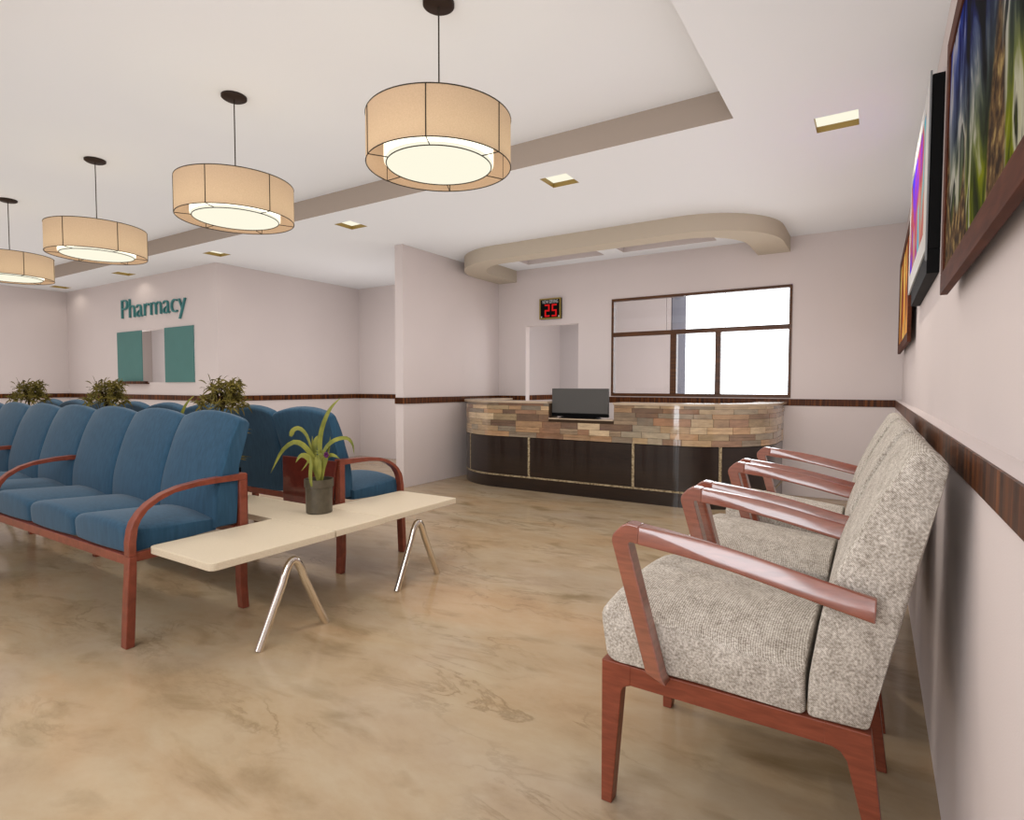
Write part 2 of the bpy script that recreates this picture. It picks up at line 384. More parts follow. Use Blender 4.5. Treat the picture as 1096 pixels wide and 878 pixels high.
M['pic_small'] = art('abstract_warm_canvas', [(.3, rgb(20, 8, 30)), (.42, rgb(120, 20, 16)), (.5, rgb(226, 130, 20)), (.56, rgb(250, 222, 120)), (.64, rgb(150, 70, 40)), (.72, rgb(200, 190, 210))], 2.6, .8, 9, vecscale=(1, 1, .5))
M['tv_pic'] = art('television_picture', [(.3, rgb(20, 10, 30)), (.4, rgb(30, 30, 200)), (.48, rgb(140, 40, 60)), (.54, rgb(160, 110, 90)), (.6, rgb(60, 150, 160)), (.7, rgb(40, 60, 190))], 2.2, .6, 5, strength=.35, vecscale=(1, 1, .45))
M['digit'] = emis('red_digits', (1.0, .02, .02, 1), .55)
M['sign_white'] = plain('sign_white', rgb(205, 205, 205), .5, .3)
M['pane_grey'] = M['wall']

# ------------------------------------------------------------------ measured room
XR, XRL = 0.228, 0.177
YF, YFL = 6.716, 6.666
ZC, ZT = 2.7195, 2.898
RT, RB = 1.016, .946
YP, XP, XL, YB = 4.2304, -7.1323, -11.559, 6.6216
XPR, XPL, YPE = -4.4582, -4.5736, 4.7825
YR = -1.5          # unseen rear wall behind the camera, its openings added for light

def S(mb, name, mat, **k):
    return mb.build(name, mat, kind='structure', **k)

# floor
m = MB(); m.quad((-12.2, -7, 0), (.6, -7, 0), (.6, 9.4, 0), (-12.2, 9.4, 0)); S(m, 'floor', M['floor'])

# ceiling with the raised tray, the recessed lights and the recesses above the counter
holes = [(-10.9, -.7358, .61, 3.594, ZT)]
DL = [-.225, -2.075, -4.37, -6.67, -8.96, -11.05]
for x in DL: holes.append((x - .1125, x + .1125, 3.853, 4.08, None))
holes += [(-3.83, -2.77, 5.93, 6.462, ZC + .09), (-2.53, -1.47, 5.93, 6.462, ZC + .09)]
xs = sorted({-11.7, .4} | {h[0] for h in holes} | {h[1] for h in holes})
ys = sorted({YR, 8.9} | {h[2] for h in holes} | {h[3] for h in holes})
m = MB()
for i in range(len(xs) - 1):
    for j in range(len(ys) - 1):
        cx, cy = (xs[i] + xs[i + 1]) / 2, (ys[j] + ys[j + 1]) / 2
        if any(h[0] < cx < h[1] and h[2] < cy < h[3] for h in holes): continue
        m.quad((xs[i], ys[j], ZC), (xs[i + 1], ys[j], ZC), (xs[i + 1], ys[j + 1], ZC), (xs[i], ys[j + 1], ZC))
for x0, x1, y0, y1, zt in holes:
    if zt is None: continue
    m.quad((x0, y0, zt), (x1, y0, zt), (x1, y1, zt), (x0, y1, zt))
    m.quad((x0, y0, ZC), (x1, y0, ZC), (x1, y0, zt), (x0, y0, zt)); m.quad((x0, y1, ZC), (x1, y1, ZC), (x1, y1, zt), (x0, y1, zt))
    m.quad((x0, y0, ZC), (x0, y1, ZC), (x0, y1, zt), (x0, y0, zt)); m.quad((x1, y0, ZC), (x1, y1, ZC), (x1, y1, zt), (x1, y0, zt))
ceil = S(m, 'ceiling', M['ceiling'], weld=True)
ceil.data.materials.append(M['tray_side_shade']); ceil.data.materials.append(M['wall'])
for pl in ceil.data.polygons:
    if abs(pl.normal.z) < .5: pl.material_index = 1 if pl.center.y < 5 else 2  # counter recess sides take the wall colour to stand in for shade

# walls
m = MB(); m.box(XR, XR + .2, YR, YF + 2.0, 0, ZC); m.box(XRL, XR, YR, YF, 0, RT - .001); S(m, 'wall_right', M['wall'])
m = MB()
DX0, DX1, DZ = -4.019, -3.232, 1.956
WX0, WX1, WZ0, WZ1 = -2.775, -.748, 1.026, 2.222
y0, y1 = YF, YF + .1
m.box(XPL, DX0, y0, y1, 0, ZC); m.box(DX0, DX1, y0, y1, DZ, ZC); m.box(DX1, WX0, y0, y1, 0, ZC)
m.box(WX0, WX1, y0, y1, 0, WZ0); m.box(WX0, WX1, y0, y1, WZ1, ZC); m.box(WX1, XR, y0, y1, 0, ZC)
m.box(DX1, XRL, YFL, YF, 0, RT - .001)
S(m, 'wall_far', M['wall'])
# the passage behind the reception desk
m = MB()
m.box(-6.0, -2.42, 8.0, 8.69, 0, ZC); m.box(-4.36, -4.16, y1, 8.0, 0, ZC)
S(m, 'wall_passage', plain('passage_paint', rgb(196, 186, 184), .85, .15))
m = MB(); m.box(-2.42, -2.405, 8.0, 8.69, 0, ZC); S(m, 'wall_reveal', plain('reveal_dark_grey', rgb(78, 76, 84), .8, .1))  # thin dark grey facing on the end of the passage wall
m = MB(); m.box(XL - .2, XL, YR, YP, 0, ZC); S(m, 'wall_left', M['wall'])
# pharmacy block
PX0, PX1, PZ0, PZ1 = -9.79, -7.672, 1.195, 1.953
m = MB()
m.box(XL - .2, PX0, YP, YP + .1, 0, ZC); m.box(PX1, XP, YP, YP + .1, 0, ZC)
m.box(PX0, PX1, YP, YP + .1, 0, PZ0); m.box(PX0, PX1, YP, YP + .1, PZ1, ZC)
S(m, 'wall_pharmacy_front', M['wall'])
m = MB(); m.box(XP - .1, XP, YP + .1, YB + .1, 0, ZC); S(m, 'wall_pharmacy_side', M['wall'])
m = MB(); m.box(XL, XP - .1, 5.25, 5.35, 0, ZC); S(m, 'wall_pharmacy_inner', plain('pharmacy_inner_paint', rgb(226, 216, 214), .85, .15))
m = MB(); m.box(-11.0, -10.9, YP + .1, 5.25, 0, ZC); S(m, 'wall_pharmacy_inner_side', plain('pharmacy_side_shade', rgb(176, 162, 156), .85, .15))  # darker copy of the inner wall colour, painted-in shade on this side
m = MB(); m.box(XP, XPL, YB, YB + .1, 0, ZC); S(m, 'wall_recess', M['wall'])
m = MB(); m.box(XPL, XPR, YPE, YF + .1, 0, ZC); S(m, 'wall_partition', M['wall'])
# unseen rear wall: window and door openings invented for soft light and reflections
m = MB()
for a, b in ((-11.7, -3.35), (-2.55, -2.35), (.1, .4)): m.box(a, b, YR - .2, YR, 0, ZC)
m.box(-2.35, .1, YR - .2, YR, 0, 1.3)
S(m, 'wall_rear', M['wall'])

# dado rails
def rail(n, x0, x1, y0, y1, z0=RB, z1=RT): 
    m = MB(); m.box(x0, x1, y0, y1, z0, z1); S(m, 'trim_%d' % n, M['rail'])
rail(1, XRL - .006, XRL, YR, YFL)
rail(2, DX1, XRL, YFL - .006, YFL)
rail(3, XPR, DX0, YF - .012, YF)
rail(4, XPR, XPR + .012, YPE, YF - .012)
rail(5, XPL - .004, XPR + .012, YPE - .012, YPE)
rail(6, XP, XPL, YB - .012, YB)
rail(7, XP, XP + .012, YP, YB - .012)
rail(8, XL, XP + .012, YP - .012, YP)
rail(10, XL, XL + .012, YR, YP - .012)
rail(11, -4.16, -2.42, 7.988, 8.0)
rail(9, -4.16, -4.148, YF + .1, 7.988)
rail(12, XPL - .012, XPL, YPE, YB - .012)

# baseboards: none are visible in the room

# ------------------------------------------------------------------ reception window
wy0, wy1 = YF - .012, YF + .06
m = MB()
t = .03
m.box(WX0, WX1, wy0, wy1, WZ1 - t, WZ1); m.box(WX0, WX1, wy0, wy1, WZ0, WZ0 + .035)
m.box(WX0, WX0 + t, wy0, wy1, WZ0 + .035, WZ1 - t); m.box(WX1 - t, WX1, wy0, wy1, WZ0 + .035, WZ1 - t)
m.box(WX0 + t, WX1 - t, wy0, wy1, 1.757, 1.808)
m.box(-2.037, -1.964, wy0, wy1, WZ0 + .035, 1.757); m.box(-1.527, -1.468, wy0, wy1, WZ0 + .035, 1.757)
win = S(m, 'window_1', M['frame_wood'], bevel=.003)
for (a, b, z0, z1) in ((WX0 + t, -2.037, 1.061, 1.757), (-1.964, -1.527, 1.061, 1.757), (-1.468, WX1 - t, 1.061, 1.757),
                       (WX0 + t, -2.094, 1.808, WZ1 - t), (-2.09, -1.431, 1.808, WZ1 - t), (-1.427, WX1 - t, 1.808, WZ1 - t)):
    m = MB(); m.box(a, b, YF + .02, YF + .026, z0, z1); m.build('pane', M['glass'], win)
m = MB(); m.box(-2.094, -2.09, YF + .018, YF + .03, 1.808, WZ1 - t); m.box(-1.431, -1.427, YF + .018, YF + .03, 1.808, WZ1 - t); m.build('glass_joint', M['frame_wood'], win)

# ------------------------------------------------------------------ pharmacy hatch
m = MB(); m.box(PX0, -9.05, YP - .016, YP - .001, PZ0, PZ1)
tag(m.build('sliding_panel', M['teal'], bevel=.002), 'teal panel closing the left side of the pharmacy hatch', 'panel')
m = MB(); m.box(-8.41, PX1, YP - .016, YP - .001, PZ0, PZ1)
tag(m.build('sliding_panel', M['teal'], bevel=.002), 'teal panel closing the right side of the pharmacy hatch', 'panel')
m = MB(); m.box(-9.56, -8.88, YP - .06, YP - .017, 1.19, 1.212); m.box(-9.56, -8.88, YP - .06, YP - .0003, 1.172, 1.19)
tag(m.build('hatch_ledge', M['rail'], bevel=.002), 'narrow dark wood ledge under the pharmacy hatch opening', 'ledge')

def text_mesh(txt, size, extrude, off=0.0, bev=0):
    cu = bpy.data.curves.new('lettering', 'FONT'); cu.body = txt; cu.size = size; cu.extrude = extrude; cu.bevel_depth = bev; cu.offset = off
    o = bpy.data.objects.new('lettering', cu); COL.objects.link(o)
    dg = bpy.context.evaluated_depsgraph_get(); dg.update()
    me = bpy.data.meshes.new_from_object(o.evaluated_get(dg))
    bpy.data.objects.remove(o); bpy.data.curves.remove(cu)
    return me

sg = thing('pharmacy_sign', 'raised teal letters reading Pharmacy on the wall above the hatch', 'sign', (-9.61, YP, 2.146))
# each letter on its own mesh, set out by the advance widths of the built-in font
me = text_mesh('Pharmacy', .385, .014, -.008)
x0 = min(v.co.x for v in me.vertices); x1 = max(v.co.x for v in me.vertices)
q_ = text_mesh('P', .385, .014, -.008); cap = max(v.co.y for v in q_.vertices); bpy.data.meshes.remove(q_)
bpy.data.meshes.remove(me)
fx = 1.772 / (x1 - x0)
def adv(s):
    q = text_mesh(s + '|', .385, .014, -.008); r = max(v.co.x for v in q.vertices); bpy.data.meshes.remove(q); return r
base = adv('')
for i, ch in enumerate('Pharmacy'):
    me = text_mesh(ch, .385, .014, -.008)
    off = adv('Pharmacy'[:i]) - base
    for v in me.vertices:
        x, y, z = v.co
        v.co = ((x + off - x0) * fx, -.016 - z, y * .282 / cap)
    o = bpy.data.objects.new('letter', me); COL.objects.link(o); o.parent = sg; me.materials.append(M['teal_sign'])

# ------------------------------------------------------------------ now-serving display
ns = thing('number_display', 'small black number display with red digits 25 above the passage opening', 'display', (-3.625, YF, 2.03))
m = MB(); X0, X1, Z0, Z1 = -3.784, -3.467, 2.03, 2.30
m.box(X0, X1, YF - .035, YF, Z0, Z1); m.build('housing', M['black'], ns, bevel=.003)
m = MB()
for a in ((X0, X1, Z0, Z0 + .016), (X0, X1, Z1 - .016, Z1), (X0, X0 + .016, Z0 + .016, Z1 - .016), (X1 - .016, X1, Z0 + .016, Z1 - .016)):
    m.box(a[0], a[1], YF - .043, YF - .035, a[2], a[3])
m.build('frame', M['gold_dark'], ns)
me = text_mesh('NOW SERVING', .062, .001)
w = max(v.co.x for v in me.vertices)
for v in me.vertices:
    x, y, z = v.co; v.co = (x * .23 / w - .115, -.037 - z, y + .205)
o = bpy.data.objects.new('heading', me); COL.objects.link(o); o.parent = ns; me.materials.append(M['sign_white'])
SEG = {'2': 'abged', '5': 'afgcd'}
for k, d in enumerate('25'):
    m = MB(); cx = -3.705 + .105 * k; cz0, cz1, cw, tt = 2.060, 2.222, .072, .020; cm = (cz0 + cz1) / 2
    for s in SEG[d]:
        if s == 'a': m.box(cx, cx + cw, YF - .039, YF - .0352, cz1 - tt, cz1)
        if s == 'd': m.box(cx, cx + cw, YF - .039, YF - .0352, cz0, cz0 + tt)
        if s == 'g': m.box(cx, cx + cw, YF - .039, YF - .0352, cm - tt / 2, cm + tt / 2)
        if s == 'b': m.box(cx + cw - tt, cx + cw, YF - .0392, YF - .0352, cm, cz1)
        if s == 'f': m.box(cx, cx + tt, YF - .0392, YF - .0352, cm, cz1)
        if s == 'c': m.box(cx + cw - tt, cx + cw, YF - .0392, YF - .0352, cz0, cm)
        if s == 'e': m.box(cx, cx + tt, YF - .0392, YF - .0352, cz0, cm)
    m.build('digit', M['digit'], ns)
for x in (X0 + .03, X1 - .03):
    m = MB(); m.box(x - .008, x + .008, YF - .038, YF - .0352, 2.05, 2.07); m.build('corner_lamp', M['sign_white'], ns)

# ------------------------------------------------------------------ ceiling lights
for i, x in enumerate(DL):
    lab = ['square gold recessed downlight nearest the right wall', 'square recessed downlight between the largest pendant lamp and the curved bulkhead',
           'square recessed downlight in the ceiling left of the partition wall end', 'square recessed downlight above the corner of the pharmacy block',
           'square recessed downlight above the Pharmacy letters', 'square recessed downlight in the far left corner of the ceiling'][i]
    t = thing('recessed_downlight', lab, 'ceiling light', (x, 3.9665, ZC), 'square recessed downlights')
    m = MB(); a, b, c, d = x - .1125, x + .1125, 3.853, 4.08; zt = ZC + .037
    m.quad((a, c, ZC), (b, c, ZC), (b, c, zt), (a, c, zt)); m.quad((a, d, ZC), (b, d, ZC), (b, d, zt), (a, d, zt))
    m.quad((a, c, ZC), (a, d, ZC), (a, d, zt), (a, c, zt)); m.quad((b, c, ZC), (b, d, ZC), (b, d, zt), (b, c, zt))
    m.build('housing', M['gold'], t)
    m = MB(); m.quad((a, c, zt), (b, c, zt), (b, d, zt), (a, d, zt)); m.build('diffuser', M['lamp_glow'], t)

def pendant():
    cx, cy = -1.724, 2.1
    t = thing('pendant_lamp', 'x', 'pendant lamp', (cx, cy, ZT), 'drum pendant lamps')
    m = MB(); m.lathe([(.072, ZT), (.072, ZT - .012), (.06, ZT - .02)], cx, cy, 40); m.build('canopy', M['bronze'], t, smooth=40)
    m = MB(); m.tube([(cx, cy, ZT - .02), (cx, cy, 2.165)], .0035, 8); m.build('cord', M['wire'], t)
    R, z0, z1 = .33, 2.16, 2.372
    m = MB(); n = 72
    m.loft([[(cx + R * math.cos(2 * PI * i / n), cy + R * math.sin(2 * PI * i / n), z) for i in range(n)] for z in (z0, z1)], cap=False)
    m.build('shade', M['lamp_shade'], t, smooth=60)
    m = MB(); m.ring(cx, cy, z1, R, .0028); m.ring(cx, cy, z0, R, .0025); m.ring(cx, cy, z0 + .002, .24, .0025)
    for k in range(6):
        a = k * PI / 3; c, s = math.cos(a), math.sin(a)
        m.tube([(cx + (R + .001) * c, cy + (R + .001) * s, z0), (cx + (R + .001) * c, cy + (R + .001) * s, z1)], .0026, 6)
        m.tube([(cx + R * c, cy + R * s, z0), (cx + .24 * c, cy + .24 * s, z0 + .002)], .0022, 6)
    m.build('wire_frame', M['wire'], t, smooth=60)
    m = MB(); m.lathe([(.01, z0 + .003), (.238, z0 + .004), (.249, z0 + .013)], cx, cy, 64); disc = m
    m = MB(); m.lathe([(.25, z0 + .0135), (.25, z0 + .09)], cx, cy, 64, cap=False); drum = m.build('inner_drum', M['lamp_side'], t, smooth=40)
    disc.build('diffuser', M['lamp_glow'], drum, smooth=40)
    return t
pl = pendant()
PEND = [-1.724, -3.316, -5.152, -6.947]
pl['label'] = 'largest and nearest tan drum pendant lamp, hung right of the other three'
for x, lab in zip(PEND[1:], ('tan drum pendant lamp second from the right in the row', 'tan drum pendant lamp third from the right, between its neighbours left of the middle', 'farthest tan drum pendant lamp, cut off by the left edge')):
    dup(pl, (x, 2.1, ZT), lab)

# ------------------------------------------------------------------ bulkhead and reception counter outlines
def outline(off, xl=-4.455, xr=-.779, yf=5.37, r=.82, back=YF, n=14):
    """U shaped plan from the far wall, round the front and back again; off shrinks it"""
    rr = r - off; cl, cr, cy = xl + r, xr - r, yf + r
    pts = [(xl + off, back)]
    for k in range(n + 1):
        a = PI + k * (PI / 2) / n; pts.append((cl + rr * math.cos(a), cy + rr * math.sin(a)))
    for k in range(n + 1):
        a = 1.5 * PI + k * (PI / 2) / n; pts.append((cr + rr * math.cos(a), cy + rr * math.sin(a)))
    pts.append((xr - off, back))
    return pts
def inner_bulk(n=14):
    pts = [(-4.165, YF)]
    for k in range(n + 1):
        a = PI + k * (PI / 2) / n; pts.append((-3.63 + .535 * math.cos(a), 6.19 + .585 * math.sin(a)))
    for k in range(n + 1):
        a = 1.5 * PI + k * (PI / 2) / n; pts.append((-1.6 + .505 * math.cos(a), 6.19 + .585 * math.sin(a)))
    pts.append((-1.095, YF))
    return pts
def band(mb, outer, inner, z0, z1):
    n = len(outer)
    secs = [[(o[0], o[1], z0), (o[0], o[1], z1), (i[0], i[1], z1), (i[0], i[1], z0)] for o, i in zip(outer, inner)]
    mb.loft(secs)
m = MB(); band(m, outline(0), inner_bulk(), 2.563, ZC)
tag(m.build('ceiling_bulkhead', M['bulkhead'], smooth=30), 'curved beige bulkhead hung from the ceiling above the reception counter', 'ceiling feature')

ct = thing('reception_counter', 'curved reception counter with stacked stone band and dark wood panels', 'counter', (-2.6, 6.0, 0))
OFF = .025
outer = outline(OFF, back=YFL - .008)
# arc length parametrisation of the front face
def arclen(p):
    s = [0]
    for a, b in zip(p, p[1:]): s.append(s[-1] + math.hypot(b[0] - a[0], b[1] - a[1]))
    return s
def at_s(p, S_, s):
    s = max(0, min(S_[-1], s))
    for k in range(len(p) - 1):
        if s <= S_[k + 1] + 1e-9:
            t = (s - S_[k]) / (S_[k + 1] - S_[k]); a, b = p[k], p[k + 1]
            tx, ty = (b[0] - a[0]), (b[1] - a[1]); L = math.hypot(tx, ty)
            return (a[0] + tx * t, a[1] + ty * t), (ty / L, -tx / L)
    return p[-1], (0, -1)
fine = outline(OFF, back=YFL - .008, n=40); SL = arclen(fine)
def strip_pts(s0, s1, off, step=.04):
    n = max(1, int((s1 - s0) / step)); out = []
    for k in range(n + 1):
        (x, y), (nx, ny) = at_s(fine, SL, s0 + (s1 - s0) * k / n); out.append((x + nx * off, y + ny * off))
    return out
def wall_strip(mb, s0, s1, z0, z1, o_out, o_in, col=None, step=.04):
    a = strip_pts(s0, s1, o_out, step); b = strip_pts(s0, s1, o_in, step); n0 = len(mb.f)
    mb.loft([[(p[0], p[1], z0), (p[0], p[1], z1), (q[0], q[1], z1), (q[0], q[1], z0)] for p, q in zip(a, b)])
    for k in range(n0, len(mb.f)): mb.c[k] = col
TOT = SL[-1]
def s_of_x(xq):   # arc position along the straight front
    best = min(range(400), key=lambda k: abs(at_s(fine, SL, TOT * k / 399)[0][0] - xq) + 10 * (at_s(fine, SL, TOT * k / 399)[0][1] > 6.2)); return TOT * best / 399
# carcass (dark, set back) with the cut-out for the monitor
NX0, NX1, NZ = -2.935, -2.2, .797
sa, sb = s_of_x(NX0), s_of_x(NX1)
m = MB()
wall_strip(m, 0, TOT, .0, .135, -.0, -.2); m.build('plinth', M['dark_panel'], ct, smooth=40)
m = MB(); wall_strip(m, 0, TOT, .135, .152, .003, -.2); m.build('plinth_strip', M['strip'], ct, smooth=40)
PB = [0.02, s_of_x(-4.08) , s_of_x(-3.19), s_of_x(-2.0), s_of_x(-1.19), TOT - .02]
m = MB(); wall_strip(m, 0, TOT, .152, .584, -.012, -.2); m.build('carcass', M['black'], ct, smooth=40)
for a, b in zip(PB, PB[1:]):
    m = MB(); wall_strip(m, a + .014, b - .014, .156, .578, .0, -.012); m.build('panel', M['dark_panel'], ct, smooth=40)
for a in PB[1:-1]:
    m = MB(); wall_strip(m, a - .013, a + .013, .152, .584, .002, -.012); m.build('divider_strip', M['strip'], ct, smooth=40)
# stone courses
tones = [rgb(176, 140, 104), rgb(168, 136, 104), rgb(190, 160, 124), rgb(150, 128, 104), rgb(128, 100, 78), rgb(196, 172, 140), rgb(170, 146, 112), rgb(150, 114, 88), rgb(162, 148, 126), rgb(136, 122, 104)]
m = MB(); rnd = random.Random(3)
zz = [.584]
while zz[-1] < .95: zz.append(zz[-1] + rnd.choice([.046, .058, .066, .075]))
zz[-1] = .962
for z0, z1 in zip(zz, zz[1:]):
    s = 0
    while s < TOT - .01:
        L = rnd.uniform(.12, .36)
        e = min(TOT, s + L); 
        if TOT - e < .08: e = TOT
        c = rnd.choice(tones); f = rnd.uniform(.9, 1.3); c = (c[0] * f, c[1] * f, c[2] * f, 1)
        o = rnd.uniform(0, .004)
        sub = [(s, e)]
        if z1 > NZ + .012:      # keep the notch clear
            sub = []
            if s < sa: sub.append((s, min(e, sa)))
            if e > sb: sub.append((max(s, sb), e))
        halves = [(z0, z1)]
        if z1 - z0 > .05 and rnd.random() < .3:
            zm = (z0 + z1) / 2; halves = [(z0, zm), (zm, z1)]
        for (p, q) in sub:
            if q - p > .01:
                for h0, h1 in halves:
                    f2 = rnd.uniform(.88, 1.1); wall_strip(m, p + .0015, q - .0015, h0 + .0012, h1 - .0012, o + rnd.uniform(0, .002), -.03, (c[0] * f2, c[1] * f2, c[2] * f2, 1))
        s = e
m.build('stone_band', M['stone'], ct, smooth=30)
# dark grout backing behind the stones
m = MB(); wall_strip(m, 0, sa, .584, .962, -.006, -.2); wall_strip(m, sb, TOT, .584, .962, -.006, -.2); wall_strip(m, sa, sb, .584, NZ, -.006, -.2)
m.build('backing', plain('grout', rgb(70, 56, 44), .9, .1), ct, smooth=40)
m = MB(); wall_strip(m, 0, sa, .962, .984, .028, -.24); m.build('countertop', M['countertop'], ct, smooth=40)
m = MB(); wall_strip(m, sb, TOT, .962, .984, .028, -.24); m.build('countertop', M['countertop'], ct, smooth=40)
m = MB(); wall_strip(m, sa + .003, sb - .003, NZ, NZ + .012, .012, -.2); m.build('monitor_shelf', M['countertop'], ct, smooth=40)

mo = thing('monitor', 'flat grey monitor on black stand set in the counter cut-out', 'monitor', (-2.58, 5.5, .809))
m = MB(); m.box(-2.93, -2.285, 5.45, 5.485, .862, 1.123); m.build('screen', M['screen_grey'], mo, bevel=.004)
m = MB(); m.box(-2.93, -2.285, 5.447, 5.487, .826, .861); m.build('lower_bezel', M['black'], mo, bevel=.004)
m = MB(); m.prism([(-2.83, .809), (-2.39, .809), (-2.43, .826), (-2.79, .826)], 'y', 5.40, 5.55); m.build('stand', M['black'], mo, bevel=.003)

# ------------------------------------------------------------------ beige armchairs by the right wall
def fillet(poly, rads, n=5):
    out = []; N_ = len(poly)
    for i, p in enumerate(poly):
        r = rads[i] if isinstance(rads, (list, tuple)) else rads
        if r <= 0: out.append(p); continue
        P, A, B = Vector(p), Vector(poly[i - 1]), Vector(poly[(i + 1) % N_])
        a = (A - P); b = (B - P); d = min(r, a.length * .48, b.length * .48)
        p0 = P + a.normalized() * d; p1 = P + b.normalized() * d
        for k in range(n + 1):
            t = k / n; q = p0 * (1 - t) ** 2 + P * 2 * t * (1 - t) + p1 * t * t; out.append((q.x, q.y))
    return out

def cushion(mb, prof, axis_at, stations):
    """loft a closed (a,z) profile along an axis; stations: (t, scale_in, extra_top(fn))"""
    secs = []
    ca = sum(p[0] for p in prof) / len(prof); cz = sum(p[1] for p in prof) / len(prof)
    for t, sc, fn in stations:
        s = []
        for a, z in prof:
            # shrink by an absolute inset towards the centre so edges look rounded
            da, dz = a - ca, z - cz; L = math.hypot(da, dz) or 1
            q = (a - da / L * sc, z - dz / L * sc)
            if fn: q = fn(q)
            s.append(axis_at(q, t))
        secs.append(s)
    mb.loft(secs)

def resample(poly, step):
    out = []
    for i, p in enumerate(poly):
        q = poly[(i + 1) % len(poly)]; d = math.hypot(q[0] - p[0], q[1] - p[1]); n = max(1, int(round(d / step)))
        for k in range(n): out.append((p[0] + (q[0] - p[0]) * k / n, p[1] + (q[1] - p[1]) * k / n))
    return out

CY = 1.737; HW = .293
def chair():
    t = thing('armchair', 'x', 'armchair', (-.3, CY, 0), 'beige armchairs along the right wall')
    # seat cushion
    seat = resample(fillet([(-.606, .400), (-.630, .555), (-.12, .497), (-.117, .394)], [.03, .05, .008, .01], 5), .04)
    m = MB(); st = []
    K = 14
    for k in range(K + 1):
        u = -1 + 2 * k / K; st_u = u
        def fn(q, u=u):
            a, z = q
            if z > .44: z += .022 * (1 - u * u) * min(1, (z - .44) / .06)
            return (a, z)
        st.append((CY + HW * u, 0, fn))
    e = .012
    st = [(CY - HW, e, st[0][2]), (CY - HW + .005, .004, st[0][2]), (CY - HW + .014, 0, st[0][2])] + st[1:-1] + [(CY + HW - .014, 0, st[-1][2]), (CY + HW - .005, .004, st[-1][2]), (CY + HW, e, st[-1][2])]
    cushion(m, seat, lambda q, tt: (q[0], tt, q[1]), st); m.build('seat', M['tweed'], t, smooth=50)
    # backrest
    back = resample(fillet([(-.113, .392), (.007, .394), (.136, .99), (.1, 1.016), (.071, 1.010), (.008, .898), (-.082, .689), (-.113, .473)], [.012, .012, .015, .012, .025, .08, .08, .05], 4), .05)
    m = MB(); st = [(CY - HW, .01, None), (CY - HW + .004, .004, None), (CY - HW + .012, 0, None), (CY, 0, None), (CY + HW - .012, 0, None), (CY + HW - .004, .004, None), (CY + HW, .01, None)]
    cushion(m, back, lambda q, tt: (q[0], tt, q[1]), st); m.build('backrest', M['tweed'], t, smooth=50)
    # frame: side rails, front and back rails
    m = MB()
    y0, y1 = CY - HW, CY + HW
    for a, b in ((y0, y0 + .035), (y1 - .035, y1)):
        m.prism([(-.57, .345), (-.05, .342), (-.02, .392), (-.57, .3985)], 'y', a, b)
    m.box(-.6, -.57, y0 + .035, y1 - .035, .345, .397); m.box(-.06, -.03, y0 + .035, y1 - .035, .345, .39)
    m.build('frame', M['leg_wood'], t, bevel=.002)
    # legs
    fl = [(-.617, .400), (-.616, 0), (-.586, 0), (-.560, .325), (-.552, .338), (-.535, .345), (-.535, .399)]
    rl = [(-.078, .394), (.013, .392), (.034, .212), (.059, 0), (.033, 0), (-.002, .197), (-.032, .318), (-.045, .336), (-.06, .342), (-.078, .344)]
    for a, b in ((y0 - .0015, y0 + .037), (y1 - .037, y1 + .0015)):
        for pl_ in (fl, rl):
            m = MB(); m.prism(pl_, 'y', a, b); m.build('leg', M['leg_wood'], t, bevel=.0025)
    # armrests: a slanted post running into a bar whose top edges turn into wide chamfers towards the back
    for sgn in (-1, 1):
        ya = CY + sgn * (HW + .001); yb = CY + sgn * (HW + .047)
        ym = (ya + yb) / 2; h = .023
        m = MB()
        post = fillet([(-.577, .757), (-.537, .798), (-.500, .792), (-.503, .7445), (-.529, .749), (-.436, .412), (-.425, .394), (-.478, .416)], [.02, .03, 0, 0, .012, 0, 0, 0], 5)
        m.prism(post, 'y', ym - h, ym + h)
        secs = []
        for k in range(13):
            f = k / 12
            # centre lines of top and bottom edge
            def lerp(a, b, f): return a + (b - a) * f
            if f < .8:
                g = f / .8; tx, tz = lerp(-.501, -.122, g), lerp(.792, .730, g) + .008 * math.sin(PI * g); bx, bz = lerp(-.504, -.121, g), lerp(.7445, .681, g) + .008 * math.sin(PI * g)
            else:
                g = (f - .8) / .2; tx, tz = lerp(-.122, .016, g), lerp(.730, .702, g); bx, bz = lerp(-.121, .014, g), lerp(.681, .653, g)
            c = .004 + .034 * min(1, f * 2.4); ch = .002 + .017 * min(1, f * 2.4)
            if k == 12: c, ch = .03, .014
            dz = tz - bz
            secs.append([(bx, ym - h, bz), (bx, ym + h, bz), (lerp(tx, bx, c / dz), ym + h, tz - c), (tx, ym + h - ch, tz), (tx, ym - h + ch, tz), (lerp(tx, bx, c / dz), ym - h, tz - c)])
        m.loft(secs)
        m.build('armrest', M['red_wood'], t, bevel=.0035, seg=3, smooth=35)
    return t
c1 = chair(); c1['label'] = 'nearest beige tweed armchair with reddish wood frame by the right wall'
dup(c1, (-.3, CY + .781, 0), 'middle of the three beige tweed armchairs along the right wall')
dup(c1, (-.3, CY + 1.562, 0), 'farthest beige tweed armchair of the row along the right wall')

